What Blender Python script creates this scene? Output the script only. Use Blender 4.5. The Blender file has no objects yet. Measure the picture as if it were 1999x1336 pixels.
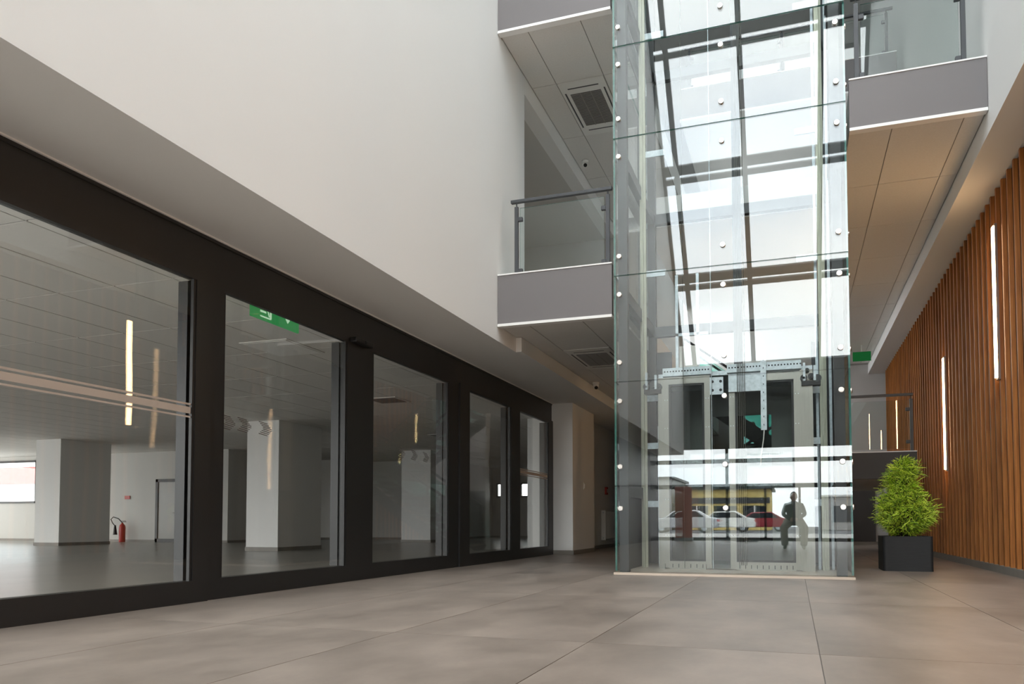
import bpy, bmesh, math, random
from mathutils import Vector, Matrix
random.seed(7)
SC = bpy.context.scene
COL = SC.collection
# ------------------------------------------------------------------ camera
W, H = 1999.0, 1336.0
F = 1547.0; PITCH = math.radians(2.4); HZ = 1020.0; CAMH = 0.68
CY = HZ - F * math.tan(PITCH)
YAW = math.atan(550.5 * math.cos(PITCH) / F)
cd = bpy.data.cameras.new('camera'); cam = bpy.data.objects.new('camera', cd); COL.objects.link(cam)
cd.sensor_width = 36.0; cd.lens = F / W * 36.0; cd.shift_y = (CY - H / 2) / W
cd.clip_start = 0.05; cd.clip_end = 500
cam.location = (0, 0, CAMH); cam.rotation_euler = (math.pi / 2 + PITCH, 0, YAW)
SC.camera = cam
# ------------------------------------------------------------------ sky, exposure
SKY = 5.6
w = bpy.data.worlds.new('overcast_sky'); SC.world = w; w.use_nodes = True
nt = w.node_tree; nt.nodes.clear()
o = nt.nodes.new('ShaderNodeOutputWorld'); bg = nt.nodes.new('ShaderNodeBackground')
tc = nt.nodes.new('ShaderNodeTexCoord'); mp = nt.nodes.new('ShaderNodeMapping'); mp.inputs['Scale'].default_value = (1, 1, 2.2)
nz = nt.nodes.new('ShaderNodeTexNoise'); nz.inputs['Scale'].default_value = 2.6; nz.inputs['Detail'].default_value = 6
cr = nt.nodes.new('ShaderNodeValToRGB')
cr.color_ramp.elements[0].position = .32; cr.color_ramp.elements[0].color = (.70, .75, .82, 1)
cr.color_ramp.elements[1].position = .62; cr.color_ramp.elements[1].color = (1, .99, .975, 1)
nt.links.new(tc.outputs['Generated'], mp.inputs['Vector']); nt.links.new(mp.outputs['Vector'], nz.inputs['Vector'])
nt.links.new(nz.outputs['Fac'], cr.inputs['Fac']); nt.links.new(cr.outputs['Color'], bg.inputs['Color'])
bg.inputs['Strength'].default_value = SKY; nt.links.new(bg.outputs['Background'], o.inputs['Surface'])
vs = SC.view_settings
SC.display_settings.display_device = 'sRGB'
vs.view_transform = 'Standard'; vs.look = 'None'; vs.gamma = 1.0; vs.exposure = 0.66; vs.use_curve_mapping = False
SC.cycles.transparent_max_bounces = 48
SC.cycles.max_bounces = 10
SC.cycles.diffuse_bounces = 6
SC.cycles.sample_clamp_indirect = 8.0
def portal(loc, rot, sx, sy):      # guides sampling to the openings; gives off no light of its own
    l = bpy.data.lights.new('daylight_portal', 'AREA'); l.shape = 'RECTANGLE'; l.size = sx; l.size_y = sy
    l.cycles.is_portal = True
    ob = bpy.data.objects.new('daylight_portal', l); COL.objects.link(ob); ob.location = loc; ob.rotation_euler = rot
    return ob
# ------------------------------------------------------------------ helpers
def px(x, y):
    fw = Vector((-math.sin(YAW) * math.cos(PITCH), math.cos(YAW) * math.cos(PITCH), math.sin(PITCH)))
    rt = Vector((math.cos(YAW), math.sin(YAW), 0)); up = rt.cross(fw)
    return fw * F + rt * (x - 999.5) - up * (y - CY)
def atX(x, y, X): d = px(x, y); return Vector((0, 0, CAMH)) + d * (X / d.x)
def atY(x, y, Y): d = px(x, y); return Vector((0, 0, CAMH)) + d * (Y / d.y)
class MB:
    def __init__(s): s.v = []; s.f = []; s.m = []
    def add(s, vs, fs, mi=0):
        b = len(s.v); s.v += [tuple(q) for q in vs]
        for f in fs: s.f.append(tuple(i + b for i in f)); s.m.append(mi)
        return s
    def box(s, x0, x1, y0, y1, z0, z1, mi=0, mis=None):
        vs = [(x0,y0,z0),(x1,y0,z0),(x1,y1,z0),(x0,y1,z0),(x0,y0,z1),(x1,y0,z1),(x1,y1,z1),(x0,y1,z1)]
        fs = [(0,3,2,1),(4,5,6,7),(0,1,5,4),(1,2,6,5),(2,3,7,6),(3,0,4,7)]   # -z +z -y +x +y -x
        b = len(s.v); s.v += vs
        for k, f in enumerate(fs): s.f.append(tuple(i + b for i in f)); s.m.append(mis[k] if mis else mi)
        return s
    def bar(s, a, b, wd, hd, up=(0, 0, 1), mi=0):          # a rectangular bar between two points
        a = Vector(a); b = Vector(b); d = (b - a).normalized(); u = Vector(up)
        r = d.cross(u).normalized(); u = r.cross(d).normalized()
        vs = []
        for p in (a, b):
            for sx, sz in ((-1,-1),(1,-1),(1,1),(-1,1)): vs.append(p + r * (sx * wd / 2) + u * (sz * hd / 2))
        return s.add(vs, [(3,2,1,0),(4,5,6,7),(0,1,5,4),(1,2,6,5),(2,3,7,6),(3,0,4,7)], mi)
    def tube(s, pts, r, n=8, mi=0, cap=True):
        pts = [Vector(p) for p in pts]; rs = r if isinstance(r, (list, tuple)) else [r] * len(pts)
        b = len(s.v); prev = None
        for i, p in enumerate(pts):
            d = (pts[min(i + 1, len(pts) - 1)] - pts[max(i - 1, 0)]).normalized()
            u = prev if prev is not None else (Vector((0, 0, 1)) if abs(d.z) < .9 else Vector((1, 0, 0)))
            u = (u - d * u.dot(d)).normalized(); prev = u; q = d.cross(u)
            for k in range(n):
                a = 2 * math.pi * k / n; s.v.append(tuple(p + (u * math.cos(a) + q * math.sin(a)) * rs[i]))
        for i in range(len(pts) - 1):
            for k in range(n):
                k2 = (k + 1) % n
                s.f.append((b + i * n + k, b + i * n + k2, b + (i + 1) * n + k2, b + (i + 1) * n + k)); s.m.append(mi)
        if cap:
            s.f.append(tuple(b + k for k in reversed(range(n)))); s.m.append(mi)
            e = b + (len(pts) - 1) * n; s.f.append(tuple(e + k for k in range(n))); s.m.append(mi)
        return s
    def lathe(s, c, prof, n=20, axis='z', mi=0):            # prof: (radius, height)
        c = Vector(c); b = len(s.v)
        for (r, h) in prof:
            for k in range(n):
                a = 2 * math.pi * k / n; x, y = r * math.cos(a), r * math.sin(a)
                o_ = {'z': (x, y, h), 'y': (x, h, y), 'x': (h, x, y)}[axis]
                s.v.append(tuple(c + Vector(o_)))
        for i in range(len(prof) - 1):
            for k in range(n):
                k2 = (k + 1) % n; s.f.append((b + i*n + k, b + i*n + k2, b + (i+1)*n + k2, b + (i+1)*n + k)); s.m.append(mi)
        s.f.append(tuple(b + k for k in reversed(range(n)))); s.m.append(mi)
        e = b + (len(prof) - 1) * n; s.f.append(tuple(e + k for k in range(n))); s.m.append(mi)
        return s
    def prism(s, poly, vec, mi=0):                          # polygon of 3-D points pushed along vec
        n = len(poly); vec = Vector(vec); a = [Vector(p) for p in poly]
        return s.add(a + [p + vec for p in a], [tuple(reversed(range(n))), tuple(range(n, 2*n))] + [(i, (i+1) % n, n + (i+1) % n, n + i) for i in range(n)], mi)
    def mesh(s, name, mats, smooth=False):
        me = bpy.data.meshes.new(name); me.from_pydata(s.v, [], s.f)
        for m in (mats if isinstance(mats, (list, tuple)) else [mats]): me.materials.append(m)
        for p, mi in zip(me.polygons, s.m): p.material_index = mi; p.use_smooth = smooth
        bm = bmesh.new(); bm.from_mesh(me); bmesh.ops.recalc_face_normals(bm, faces=bm.faces[:]); bm.to_mesh(me); bm.free()
        return me
    def build(s, name, mats, parent=None, smooth=False, bevel=0, label=None):
        ob = link(name, s.mesh(name, mats, smooth), parent)
        if bevel:
            md = ob.modifiers.new('bevel', 'BEVEL'); md.width = bevel; md.segments = 2; md.limit_method = 'ANGLE'
        if label: ob['label'] = label
        return ob
def world_loc(ob):
    v = Vector((0, 0, 0))
    while ob: v += Vector(ob.location) + (ob.matrix_parent_inverse.translation if ob.parent else Vector()); ob = ob.parent
    return v
def link(name, data, parent=None, loc=(0, 0, 0)):
    ob = bpy.data.objects.new(name, data); COL.objects.link(ob); ob.location = loc
    if parent:
        ob.parent = parent; ob.matrix_parent_inverse = Matrix.Translation(-world_loc(parent))
    return ob
def tag(ob, label, cat, group=None, kind=None):
    ob['label'] = label; ob['category'] = cat
    if group: ob['group'] = group
    if kind: ob['kind'] = kind
    return ob
def thing(name, label, cat, loc=(0, 0, 0), group=None, kind=None):
    ob = bpy.data.objects.new(name, None); COL.objects.link(ob); ob.location = loc; ob.empty_display_size = .1
    return tag(ob, label, cat, group, kind)
def struct(name, label, cat, loc=(0, 0, 0)): return thing(name, label, cat, loc, None, 'structure')
def box(name, b, m, parent=None, bevel=0, label=None): return MB().box(*b).build(name, m, parent, bevel=bevel, label=label)
# ------------------------------------------------------------------ materials
def mat(name, col, rough=.6, metal=0.0, var=0.0, vscale=6.0, bump=0.0, bscale=60.0, stretch=None, spec=None, col2=None):
    m = bpy.data.materials.new(name); m.use_nodes = True; n = m.node_tree; bs = n.nodes['Principled BSDF']
    bs.inputs['Base Color'].default_value = (*col, 1); bs.inputs['Roughness'].default_value = rough; bs.inputs['Metallic'].default_value = metal
    if spec is not None: bs.inputs['Specular IOR Level'].default_value = spec
    if var or bump:
        g = n.nodes.new('ShaderNodeNewGeometry'); mpn = n.nodes.new('ShaderNodeMapping')
        mpn.inputs['Scale'].default_value = stretch or (1, 1, 1); n.links.new(g.outputs['Position'], mpn.inputs['Vector'])
    if var:
        z = n.nodes.new('ShaderNodeTexNoise'); z.inputs['Scale'].default_value = vscale; z.inputs['Detail'].default_value = 8; z.inputs['Roughness'].default_value = .6
        r = n.nodes.new('ShaderNodeValToRGB'); r.color_ramp.elements[0].position = .3; r.color_ramp.elements[1].position = .7
        c2 = col2 or tuple(c * (1 - var) for c in col)
        r.color_ramp.elements[0].color = (*c2, 1); r.color_ramp.elements[1].color = (*(min(1, c * (1 + var * .5)) for c in col), 1)
        n.links.new(mpn.outputs['Vector'], z.inputs['Vector']); n.links.new(z.outputs['Fac'], r.inputs['Fac']); n.links.new(r.outputs['Color'], bs.inputs['Base Color'])
    if bump:
        z = n.nodes.new('ShaderNodeTexNoise'); z.inputs['Scale'].default_value = bscale; z.inputs['Detail'].default_value = 4
        b = n.nodes.new('ShaderNodeBump'); b.inputs['Strength'].default_value = bump; b.inputs['Distance'].default_value = .01
        n.links.new(mpn.outputs['Vector'], z.inputs['Vector']); n.links.new(z.outputs['Fac'], b.inputs['Height']); n.links.new(b.outputs['Normal'], bs.inputs['Normal'])
    return m
def glass(name, tint, r0, rough=0.0, wave=0.0, wscale=1.0):
    m = bpy.data.materials.new(name); m.use_nodes = True; n = m.node_tree; n.nodes.clear()
    out = n.nodes.new('ShaderNodeOutputMaterial'); mx = n.nodes.new('ShaderNodeMixShader')
    tr = n.nodes.new('ShaderNodeBsdfTransparent'); tr.inputs['Color'].default_value = (*tint, 1)
    gl = n.nodes.new('ShaderNodeBsdfGlossy'); gl.inputs['Roughness'].default_value = rough; gl.inputs['Color'].default_value = (1, 1, 1, 1)
    lw = n.nodes.new('ShaderNodeLayerWeight'); lw.inputs['Blend'].default_value = .5
    p = n.nodes.new('ShaderNodeMath'); p.operation = 'POWER'; p.inputs[1].default_value = 5
    q = n.nodes.new('ShaderNodeMath'); q.operation = 'MULTIPLY_ADD'; q.inputs[1].default_value = 1 - r0; q.inputs[2].default_value = r0
    n.links.new(lw.outputs['Facing'], p.inputs[0]); n.links.new(p.outputs[0], q.inputs[0])
    n.links.new(q.outputs[0], mx.inputs['Fac']); n.links.new(tr.outputs[0], mx.inputs[1]); n.links.new(gl.outputs[0], mx.inputs[2])
    if wave:
        g = n.nodes.new('ShaderNodeNewGeometry'); z = n.nodes.new('ShaderNodeTexNoise'); z.inputs['Scale'].default_value = wscale; z.inputs['Detail'].default_value = 1
        b = n.nodes.new('ShaderNodeBump'); b.inputs['Strength'].default_value = wave; b.inputs['Distance'].default_value = .05
        n.links.new(g.outputs['Position'], z.inputs['Vector']); n.links.new(z.outputs['Fac'], b.inputs['Height']); n.links.new(b.outputs['Normal'], gl.inputs['Normal'])
    n.links.new(mx.outputs[0], out.inputs['Surface'])
    return m
def emit(name, col, st):
    m = bpy.data.materials.new(name); m.use_nodes = True; n = m.node_tree; n.nodes.clear()
    out = n.nodes.new('ShaderNodeOutputMaterial'); e = n.nodes.new('ShaderNodeEmission')
    e.inputs['Color'].default_value = (*col, 1); e.inputs['Strength'].default_value = st; n.links.new(e.outputs[0], out.inputs['Surface'])
    return m
M = {}
M['white'] = mat('white_wall_paint', (.81, .81, .80), .75, bump=.03, bscale=150)
M['ceil_tile'] = mat('ceiling_tile_mineral_fibre', (.74, .72, .69), .9, var=.05, vscale=40, bump=.08, bscale=220)
M['ceil_joint'] = mat('ceiling_joint', (.36, .34, .32), .8)
M['painted_shade'] = mat('landing_painted_shade', (.06, .056, .055), .55)  # fascia grey darkened, shade around the half landing put into the colour
M['office_wall'] = mat('office_wall_paint', (.60, .59, .565), .8)
M['grey_wall'] = mat('grey_wall_paint', (.52, .51, .50), .75)
M['fascia'] = mat('grey_fascia_paint', (.175, .162, .163), .55)
M['trim'] = mat('white_metal_trim', (.88, .87, .85), .4)
M['anth'] = mat('anthracite_frame', (.017, .017, .0175), .42)
M['anth2'] = mat('anthracite_railing', (.055, .058, .064), .45)
M['stile'] = mat('grey_blue_stile', (.016, .017, .019), .45)
M['shaft_steel'] = mat('dark_shaft_steel', (.035, .037, .04), .4)
M['office_floor'] = mat('vinyl_office_floor', (.29, .28, .255), .28, var=.14, vscale=1.6, stretch=(1, .25, 1))
M['grout'] = mat('floor_grout', (.17, .15, .135), .8)
M['base'] = mat('skirting_tile', (.26, .24, .215), .5, var=.1, vscale=6)
M['steel'] = mat('brushed_stainless', (.28, .268, .24), .32, 1.0, var=.12, vscale=5, stretch=(30, 30, .6))
M['galv'] = mat('galvanised_steel', (.52, .57, .60), .42, .75, var=.22, vscale=22)
M['galv_warm'] = mat('oiled_guide_rail_steel', (.50, .50, .40), .45, .5, var=.2, vscale=8, stretch=(6, 6, .5))
M['cap'] = mat('polished_bolt_cap', (.86, .80, .74), .22, 1.0)
M['rope'] = mat('steel_rope', (.12, .115, .10), .5, .6)
M['black'] = mat('black_plastic', (.012, .012, .013), .45)
M['dark_frame'] = mat('dark_panel_gasket', (.02, .021, .022), .5)
M['pot'] = mat('charcoal_planter_stone', (.022, .023, .024), .6, var=.25, vscale=8, stretch=(1, 1, 9))
M['soil'] = mat('potting_soil', (.02, .014, .01), .95, bump=.6, bscale=60)
M['bark'] = mat('shrub_bark', (.06, .04, .025), .9, var=.3, vscale=30)
M['leaf'] = mat('thread_foliage', (.44, .66, .03), .55, var=.55, vscale=9, col2=(.18, .36, .015))
M['leaf_light'] = mat('thread_foliage_highlight', (.74, .90, .09), .5)  # lime highlights painted into strands picked at random
M['leaf_dark'] = mat('thread_foliage_gap_shade', (.055, .14, .01), .65)  # shade of the gaps painted into strands picked at random
M['red'] = mat('red_enamel', (.45, .035, .025), .4)
M['white_plastic'] = mat('white_plastic', (.78, .77, .74), .35)
M['radiator'] = mat('white_radiator_enamel', (.76, .74, .71), .35)
M['green_sign'] = emit('green_exit_sign', (.035, .33, .085), .42)
M['green_dim'] = emit('dim_green_exit_sign', (.035, .33, .085), .16)
M['sign_white'] = emit('pale_sign_symbol', (.6, .9, .62), .55)
M['led'] = emit('warm_led_diffuser', (1.0, .62, .31), 21.0)
M['led_body'] = mat('lamp_profile', (.25, .22, .2), .4, .6)
M['frost'] = mat('frosted_film', (.56, .48, .42), .7)
M['mark'] = mat('dark_glass_marking', (.09, .07, .06), .6)
M['asphalt'] = mat('asphalt', (.13, .13, .135), .85, var=.2, vscale=2)
M['paving'] = mat('pale_paving', (.42, .40, .38), .8, var=.12, vscale=1)
M['yellow'] = mat('yellow_render', (.62, .47, .17), .8)
M['silver'] = mat('silver_car_paint', (.55, .56, .58), .25, .6)
M['salmon'] = mat('salmon_red_fabric', (.62, .18, .13), .7)
M['carred'] = mat('dark_red_car_paint', (.28, .03, .04), .25, .2)
M['carglass'] = mat('car_window', (.02, .025, .03), .08)
M['tyre'] = mat('tyre_rubber', (.015, .015, .015), .8)
M['jacket'] = mat('dark_green_jacket', (.035, .055, .035), .85)
M['trousers'] = mat('stone_trousers', (.40, .37, .31), .85)
M['skin'] = mat('skin', (.55, .34, .25), .6)
M['hair'] = mat('dark_hair', (.03, .02, .015), .7)
M['mat'] = mat('entrance_mat', (.02, .02, .021), .95, bump=.5, bscale=200)
M['cladding'] = mat('dark_spandrel_cladding', (.028, .029, .03), .5)
M['g_shaft'] = glass('shaft_glass', (.95, .97, .965), .066)
M['g_car'] = glass('car_glass', (.68, .71, .71), .035)
M['g_side'] = glass('shaft_side_glass', (.90, .93, .925), .035)
M['g_rail'] = glass('railing_glass', (.90, .94, .93), .05)
M['g_shop'] = glass('storefront_glass', (.90, .902, .88), .045, wave=.05, wscale=.9)
M['g_roof'] = glass('roof_glass', (.94, .96, .96), .045)
M['edge'] = mat('green_glass_edge', (.05, .20, .165), .15)
M['g_tint'] = glass('tinted_window', (.30, .46, .42), .04)
M['g_stair'] = glass('stair_glass', (.70, .90, .86), .06)

def wood_mat():
    m = bpy.data.materials.new('stained_wood_slat'); m.use_nodes = True; n = m.node_tree; bs = n.nodes['Principled BSDF']
    g = n.nodes.new('ShaderNodeNewGeometry'); mp_ = n.nodes.new('ShaderNodeMapping'); mp_.inputs['Scale'].default_value = (30, 30, 1.3)
    z = n.nodes.new('ShaderNodeTexNoise'); z.inputs['Scale'].default_value = 1.6; z.inputs['Detail'].default_value = 8; z.inputs['Distortion'].default_value = .6
    r = n.nodes.new('ShaderNodeValToRGB'); r.color_ramp.elements[0].position = .3; r.color_ramp.elements[1].position = .72
    r.color_ramp.elements[0].color = (.30, .098, .019, 1); r.color_ramp.elements[1].color = (.54, .20, .043, 1)
    oi = n.nodes.new('ShaderNodeObjectInfo'); hs = n.nodes.new('ShaderNodeHueSaturation'); mr = n.nodes.new('ShaderNodeMapRange')
    mr.inputs['To Min'].default_value = .8; mr.inputs['To Max'].default_value = 1.18
    n.links.new(oi.outputs['Random'], mr.inputs['Value']); n.links.new(mr.outputs['Result'], hs.inputs['Value'])
    n.links.new(g.outputs['Position'], mp_.inputs['Vector']); n.links.new(mp_.outputs['Vector'], z.inputs['Vector'])
    n.links.new(z.outputs['Fac'], r.inputs['Fac']); n.links.new(r.outputs['Color'], hs.inputs['Color']); n.links.new(hs.outputs['Color'], bs.inputs['Base Color'])
    bs.inputs['Roughness'].default_value = .5
    return m
M['wood'] = wood_mat()
M['wood_back'] = mat('dark_wood_backing', (.055, .02, .006), .8)
def floor_mat():
    m = bpy.data.materials.new('stone_look_floor_tile'); m.use_nodes = True; n = m.node_tree; bs = n.nodes['Principled BSDF']
    g = n.nodes.new('ShaderNodeNewGeometry'); oi = n.nodes.new('ShaderNodeObjectInfo')
    ad = n.nodes.new('ShaderNodeVectorMath'); ad.operation = 'MULTIPLY_ADD'
    ad.inputs[1].default_value = (1.0, .55, 1.0)
    mu = n.nodes.new('ShaderNodeVectorMath'); mu.operation = 'SCALE'; mu.inputs[0].default_value = (37, 19, 5)
    n.links.new(oi.outputs['Random'], mu.inputs['Scale']); n.links.new(g.outputs['Position'], ad.inputs[0]); n.links.new(mu.outputs[0], ad.inputs[2])
    z = n.nodes.new('ShaderNodeTexNoise'); z.inputs['Scale'].default_value = 1.3; z.inputs['Detail'].default_value = 10; z.inputs['Roughness'].default_value = .66
    r = n.nodes.new('ShaderNodeValToRGB'); r.color_ramp.elements[0].position = .3; r.color_ramp.elements[1].position = .72
    r.color_ramp.elements[0].color = (.165, .136, .114, 1); r.color_ramp.elements[1].color = (.35, .294, .252, 1)
    n.links.new(ad.outputs[0], z.inputs['Vector']); n.links.new(z.outputs['Fac'], r.inputs['Fac']); n.links.new(r.outputs['Color'], bs.inputs['Base Color'])
    mr = n.nodes.new('ShaderNodeMapRange'); mr.inputs['To Min'].default_value = .34; mr.inputs['To Max'].default_value = .5
    n.links.new(z.outputs['Fac'], mr.inputs['Value']); n.links.new(mr.outputs['Result'], bs.inputs['Roughness'])
    b = n.nodes.new('ShaderNodeBump'); b.inputs['Strength'].default_value = .08; b.inputs['Distance'].default_value = .01
    n.links.new(z.outputs['Fac'], b.inputs['Height']); n.links.new(b.outputs['Normal'], bs.inputs['Normal'])
    return m
M['floor'] = floor_mat()
# ------------------------------------------------------------------ main dimensions
XS = -4.82        # storefront plane
XL = -3.85        # upper left wall
XR = 2.17         # upper right wall
XW = 2.60         # slat fronts
YB = 26.0         # back wall
YE = -9.6         # entrance front
ZS, ZR = 3.20, 5.15
ZE, YT, ZT = 6.4, -1.4, 16.1   # eaves of the sloped glazing and its top
SY, SX0, SX1, SYB = 10.2, -2.20, .66, 12.75   # lift shaft
# ------------------------------------------------------------------ floor
fl = struct('floor', 'large beige stone-look tiles covering the atrium floor', 'floor')
box('screed', (-4.9, 2.75, YE, YB + .1, -.12, -.006), M['grout'], fl)
xs = [-1.11 + 1.225 * k for k in range(-4, 5)]; ys = [4.4 + 2.8 * k for k in range(-6, 9)]
tile_cache = {}
for i in range(len(xs) - 1):
    for j in range(len(ys) - 1):
        x0, x1, y0, y1 = max(xs[i], -4.9), min(xs[i+1], 2.75), max(ys[j], YE), min(ys[j+1], YB + .1)
        if x1 - x0 < .05 or y1 - y0 < .05: continue
        k = (round(x1 - x0, 3), round(y1 - y0, 3))
        if k not in tile_cache:
            g_ = .0025; a, b = (x1 - x0) / 2 - g_, (y1 - y0) / 2 - g_
            tile_cache[k] = MB().box(-a, a, -b, b, -.006, 0).mesh('floor_tile', M['floor'])
        link('tile', tile_cache[k], fl, ((x0 + x1) / 2, (y0 + y1) / 2, 0))
of = box('floor', (-30, -4.9, 1.3, 34, -.12, 0), M['office_floor']); tag(of, 'grey vinyl floor of the office behind the dark glazed front', 'floor', kind='structure')
gr = box('floor', (-90, 60, -110, YE - .12, -.2, -.03), M['asphalt']); tag(gr, 'street asphalt outside the entrance glazing', 'road', kind='structure')
ap = box('floor', (-14, 14, -30, YE - .11, -.16, -.014), M['paving']); tag(ap, 'pale paving just outside the entrance doors', 'pavement', kind='structure')
pv = box('floor', (-60, -4.95, YE - .1, 1.3, -.16, -.012), M['paving']); tag(pv, 'pale paving in the forecourt outside the office wing', 'pavement', kind='structure')
box_back = box('floor', (-100, 40, 35, 90, -.2, -.03), M['asphalt']); tag(box_back, 'yard asphalt behind the building', 'yard', kind='structure')
# ------------------------------------------------------------------ left side: wall, soffit, storefront
wl = struct('wall_left', 'plain white wall above the dark glazed storefront', 'wall')
def gz(y): return ZE + (ZT - ZE) * (y - YE) / (YT - YE)   # height of the sloped glazing
mb = MB()
mb.prism([(XL, YE, 3.42), (XL, 11.4, 3.42), (XL, 11.4, ZT), (XL, YT, ZT), (XL, YE, gz(YE))], (-.25, 0, 0))
mb.box(XL - .25, XL, 11.4, YB, 7.32, ZT)
mb.box(XL - .25, XL, 11.4, YB, 3.42, 4.0)
mb.box(-4.95, XL, YE, YB, ZS, 3.42)
mb.box(XL, -3.76, 11.0, YB, ZS, 3.415)
mb.build('wall_panel', M['white'], wl)
box('soffit_bead', (XS + .005, XS + .03, YE, 16.07, ZS - .012, ZS), M['trim'], wl)
# upper recess behind the first-floor opening
wr = struct('wall_left_recess', 'grey-white corridor wall seen through the first-floor opening', 'wall')
MB().box(-7.2, -7.0, 11.2, 12.2, 4.0, 7.4).box(-7.2, -7.0, 17.2, 18.2, 4.0, 7.4).box(-7.2, -7.0, 12.2, 17.2, 4.0, 4.6).box(-7.2, -7.0, 12.2, 17.2, 4.8, 7.4).box(-7.2, XL - .25, 11.2, 11.4, 4.0, 7.4).box(-7.2, -2.3, 18.0, 18.2, 4.0, 7.4).box(-7.2, XL - .25, 11.2, 18.2, 7.32, 7.5).box(-7.2, XL, 11.2, 18.2, 3.9, 4.04).build('wall_panel', M['office_wall'], wr)
portal((-6.99, 14.7, 4.7), (0, -math.pi / 2, 0), .2, 5.0)  # unseen slot window in the side wall, added to light the recess
# storefront
hd = struct('trim_1', 'wide anthracite header band running above the storefront panes', 'header')
MB().box(XS - .05, XS, YE, 16.07, 2.76, ZS - .012).build('header', M['anth'], hd)
box('reveal', (XS, XS + .012, YE, 16.07, 3.16, ZS - .012), M['anth'], hd)
PANES = [(0.9, 5.42, 'window_1', 'leftmost big storefront pane with a frosted line across it', .03),
         (5.80, 7.90, 'door_1', 'sliding glass door in dark frame under the green exit sign', 0.),
         (8.49, 10.75, 'door_2', 'sliding glass door right of the one under the exit sign', 0.),
         (11.48, 13.42, 'window_2', 'narrow storefront pane second from the right end', .03),
         (13.92, 15.75, 'window_3', 'rightmost storefront pane with double frosted lines and white pier behind', .03)]
EDG = [(.4, .9), (5.42, 5.80), (7.90, 8.49), (10.75, 11.48), (13.42, 13.92), (15.75, 16.07)]
ZP0, ZP1 = .185, 2.76
for i, (y0, y1, nm, lab, off) in enumerate(PANES):
    p = struct(nm, lab, 'window' if 'win' in nm else 'glass door', (XS, (y0 + y1) / 2, 0))
    XF = XS + off
    a0 = (EDG[i][0] + EDG[i][1]) / 2 if i else EDG[0][0]; a1 = (EDG[i+1][0] + EDG[i+1][1]) / 2 if i < 4 else EDG[5][1]
    box('bottom_rail', (XF - .1, XF, a0, a1, .0, ZP0), M['anth'], p)
    box('top_rail', (XF - .045, XF - .001, a0, a1, ZP1 - .002, ZP1 + .06), M['anth'], p)
    box('stile', (XF - .1, XF, a0, y0, ZP0, ZP1), M['anth'], p)
    box('stile', (XF - .1, XF, y1, a1, ZP0, ZP1), M['anth'], p)
    for s_, (g0, g1) in enumerate(((y0, y0 + .03), (y1 - .03, y1))):
        box('glazing_bead', (XF - .0375, XF - .008, g0, g1, ZP0, ZP1), M['black'], p)
    MB().box(XF - .038, XF - .022, y0, y1, ZP0, ZP1).build('pane', M['g_shop'], p)
    if nm in ('window_1', 'window_2', 'window_3') and nm != 'window_2':
        for (z0, z1) in ((1.672, 1.688), (1.60, 1.656), (1.565, 1.579)):
            box('frosted_line', (XF - .0215, XF - .0205, y0, y1, z0, z1), M['frost'], p)
    if 'door' in nm:     # chevrons made of slanting bars
        n_ = 3
        for k in range(n_):
            yc = (5.86, 6.09, 6.40)[k] if nm == 'door_1' else (9.25, 9.62, 9.98)[k]
            for r in range(8):
                t = abs(r - 3.5) / 3.5; z = 1.655 - r * .0165
                sh = (1 - t) * .075
                q = MB()
                x_ = XF - .021
                q.add([(x_, yc - .06 + sh, z), (x_, yc + .075 + sh, z - .012), (x_, yc + .075 + sh, z - .019), (x_, yc - .06 + sh, z - .008)], [(0, 1, 2, 3)])
                q.build('chevron_bar', M['mark'], p)
        box('rear_stile', (XF - .2, XF - .1, y1 - .02, y1 + .12, ZP0, ZP1), M['anth'], p)
    else:
        box('rear_stile', (XF - .2, XF - .06, y1 + .0, y1 + .16, ZP0 - .1, ZP1), M['stile'], p)
mbf = MB()
fill = struct('trim_2', 'dark end post closing the storefront near the camera', 'trim')
box('end_panel', (XS - .1, XS, YE, .4, 0, 2.76), M['anth'], fill)
sn = thing('door_sensor', 'small black motion sensor on the header between the sliding doors', 'sensor', (XS, 8.2, 2.8))
MB().box(XS, XS + .09, 7.95, 8.35, 2.77, 2.83).build('housing', M['black'], sn, bevel=.012)
MB().lathe((XS + .09, 8.15, 2.80), [(.016, 0), (.014, .012), (.004, .016)], 12, 'x').build('lens', M['carglass'], sn)
# pier and hall wall at the far end
pier = struct('wall_pier', 'white pier at the far end of the storefront beside the lift', 'wall')
box('pier', (-4.95, -4.37, 16.1, 18.0, 0, 3.42), M['white'], pier)
MB().box(-4.36, -4.355, 16.1, 18.0, 0, .09).box(-4.82, -4.355, 16.09, 16.1, 0, .09).build('skirting', M['base'], pier)
wh = struct('wall_hall', 'warm white hall wall behind the radiator', 'wall')
box('wall_panel', (-4.95, -4.75, 18.0, YB, 0, 3.42), M['white'], wh); box('skirting', (-4.75, -4.735, 18.0, YB, 0, .09), M['base'], wh)
ws = struct('wall_reflection_blocker', 'added wall between the hall and the stairs, blocking a window reflection', 'wall')
box('wall_panel', (-2.5, -2.38, 18.4, YB, 0, 3.41), M['white'], ws)  # added to hide the back window's reflection and darken the hall
wb = struct('wall_back', 'plain back wall of the atrium behind the stairs', 'wall')
bw = (-1.6, .1, 3.1, 4.2); mb = MB()
mb.box(-5, bw[0], YB, YB + .2, 0, ZT).box(bw[1], 2.9, YB, YB + .2, 0, ZT).box(bw[0], bw[1], YB, YB + .2, 0, bw[2]).box(bw[0], bw[1], YB, YB + .2, bw[3], ZT)
mb.build('wall_panel', M['grey_wall'], wb); box('skirting', (-4.75, 2.7, YB - .015, YB, 0, .1), M['base'], wb)
box('shade_sheet', (-1.0, 2.3, YB - .03, YB, .1, 1.78), M['painted_shade'], wb)  # dark sheet standing in for the shade under the landing
wn = struct('window_4', 'bright green-tinted window in the back wall seen through the lift', 'window')
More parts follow.
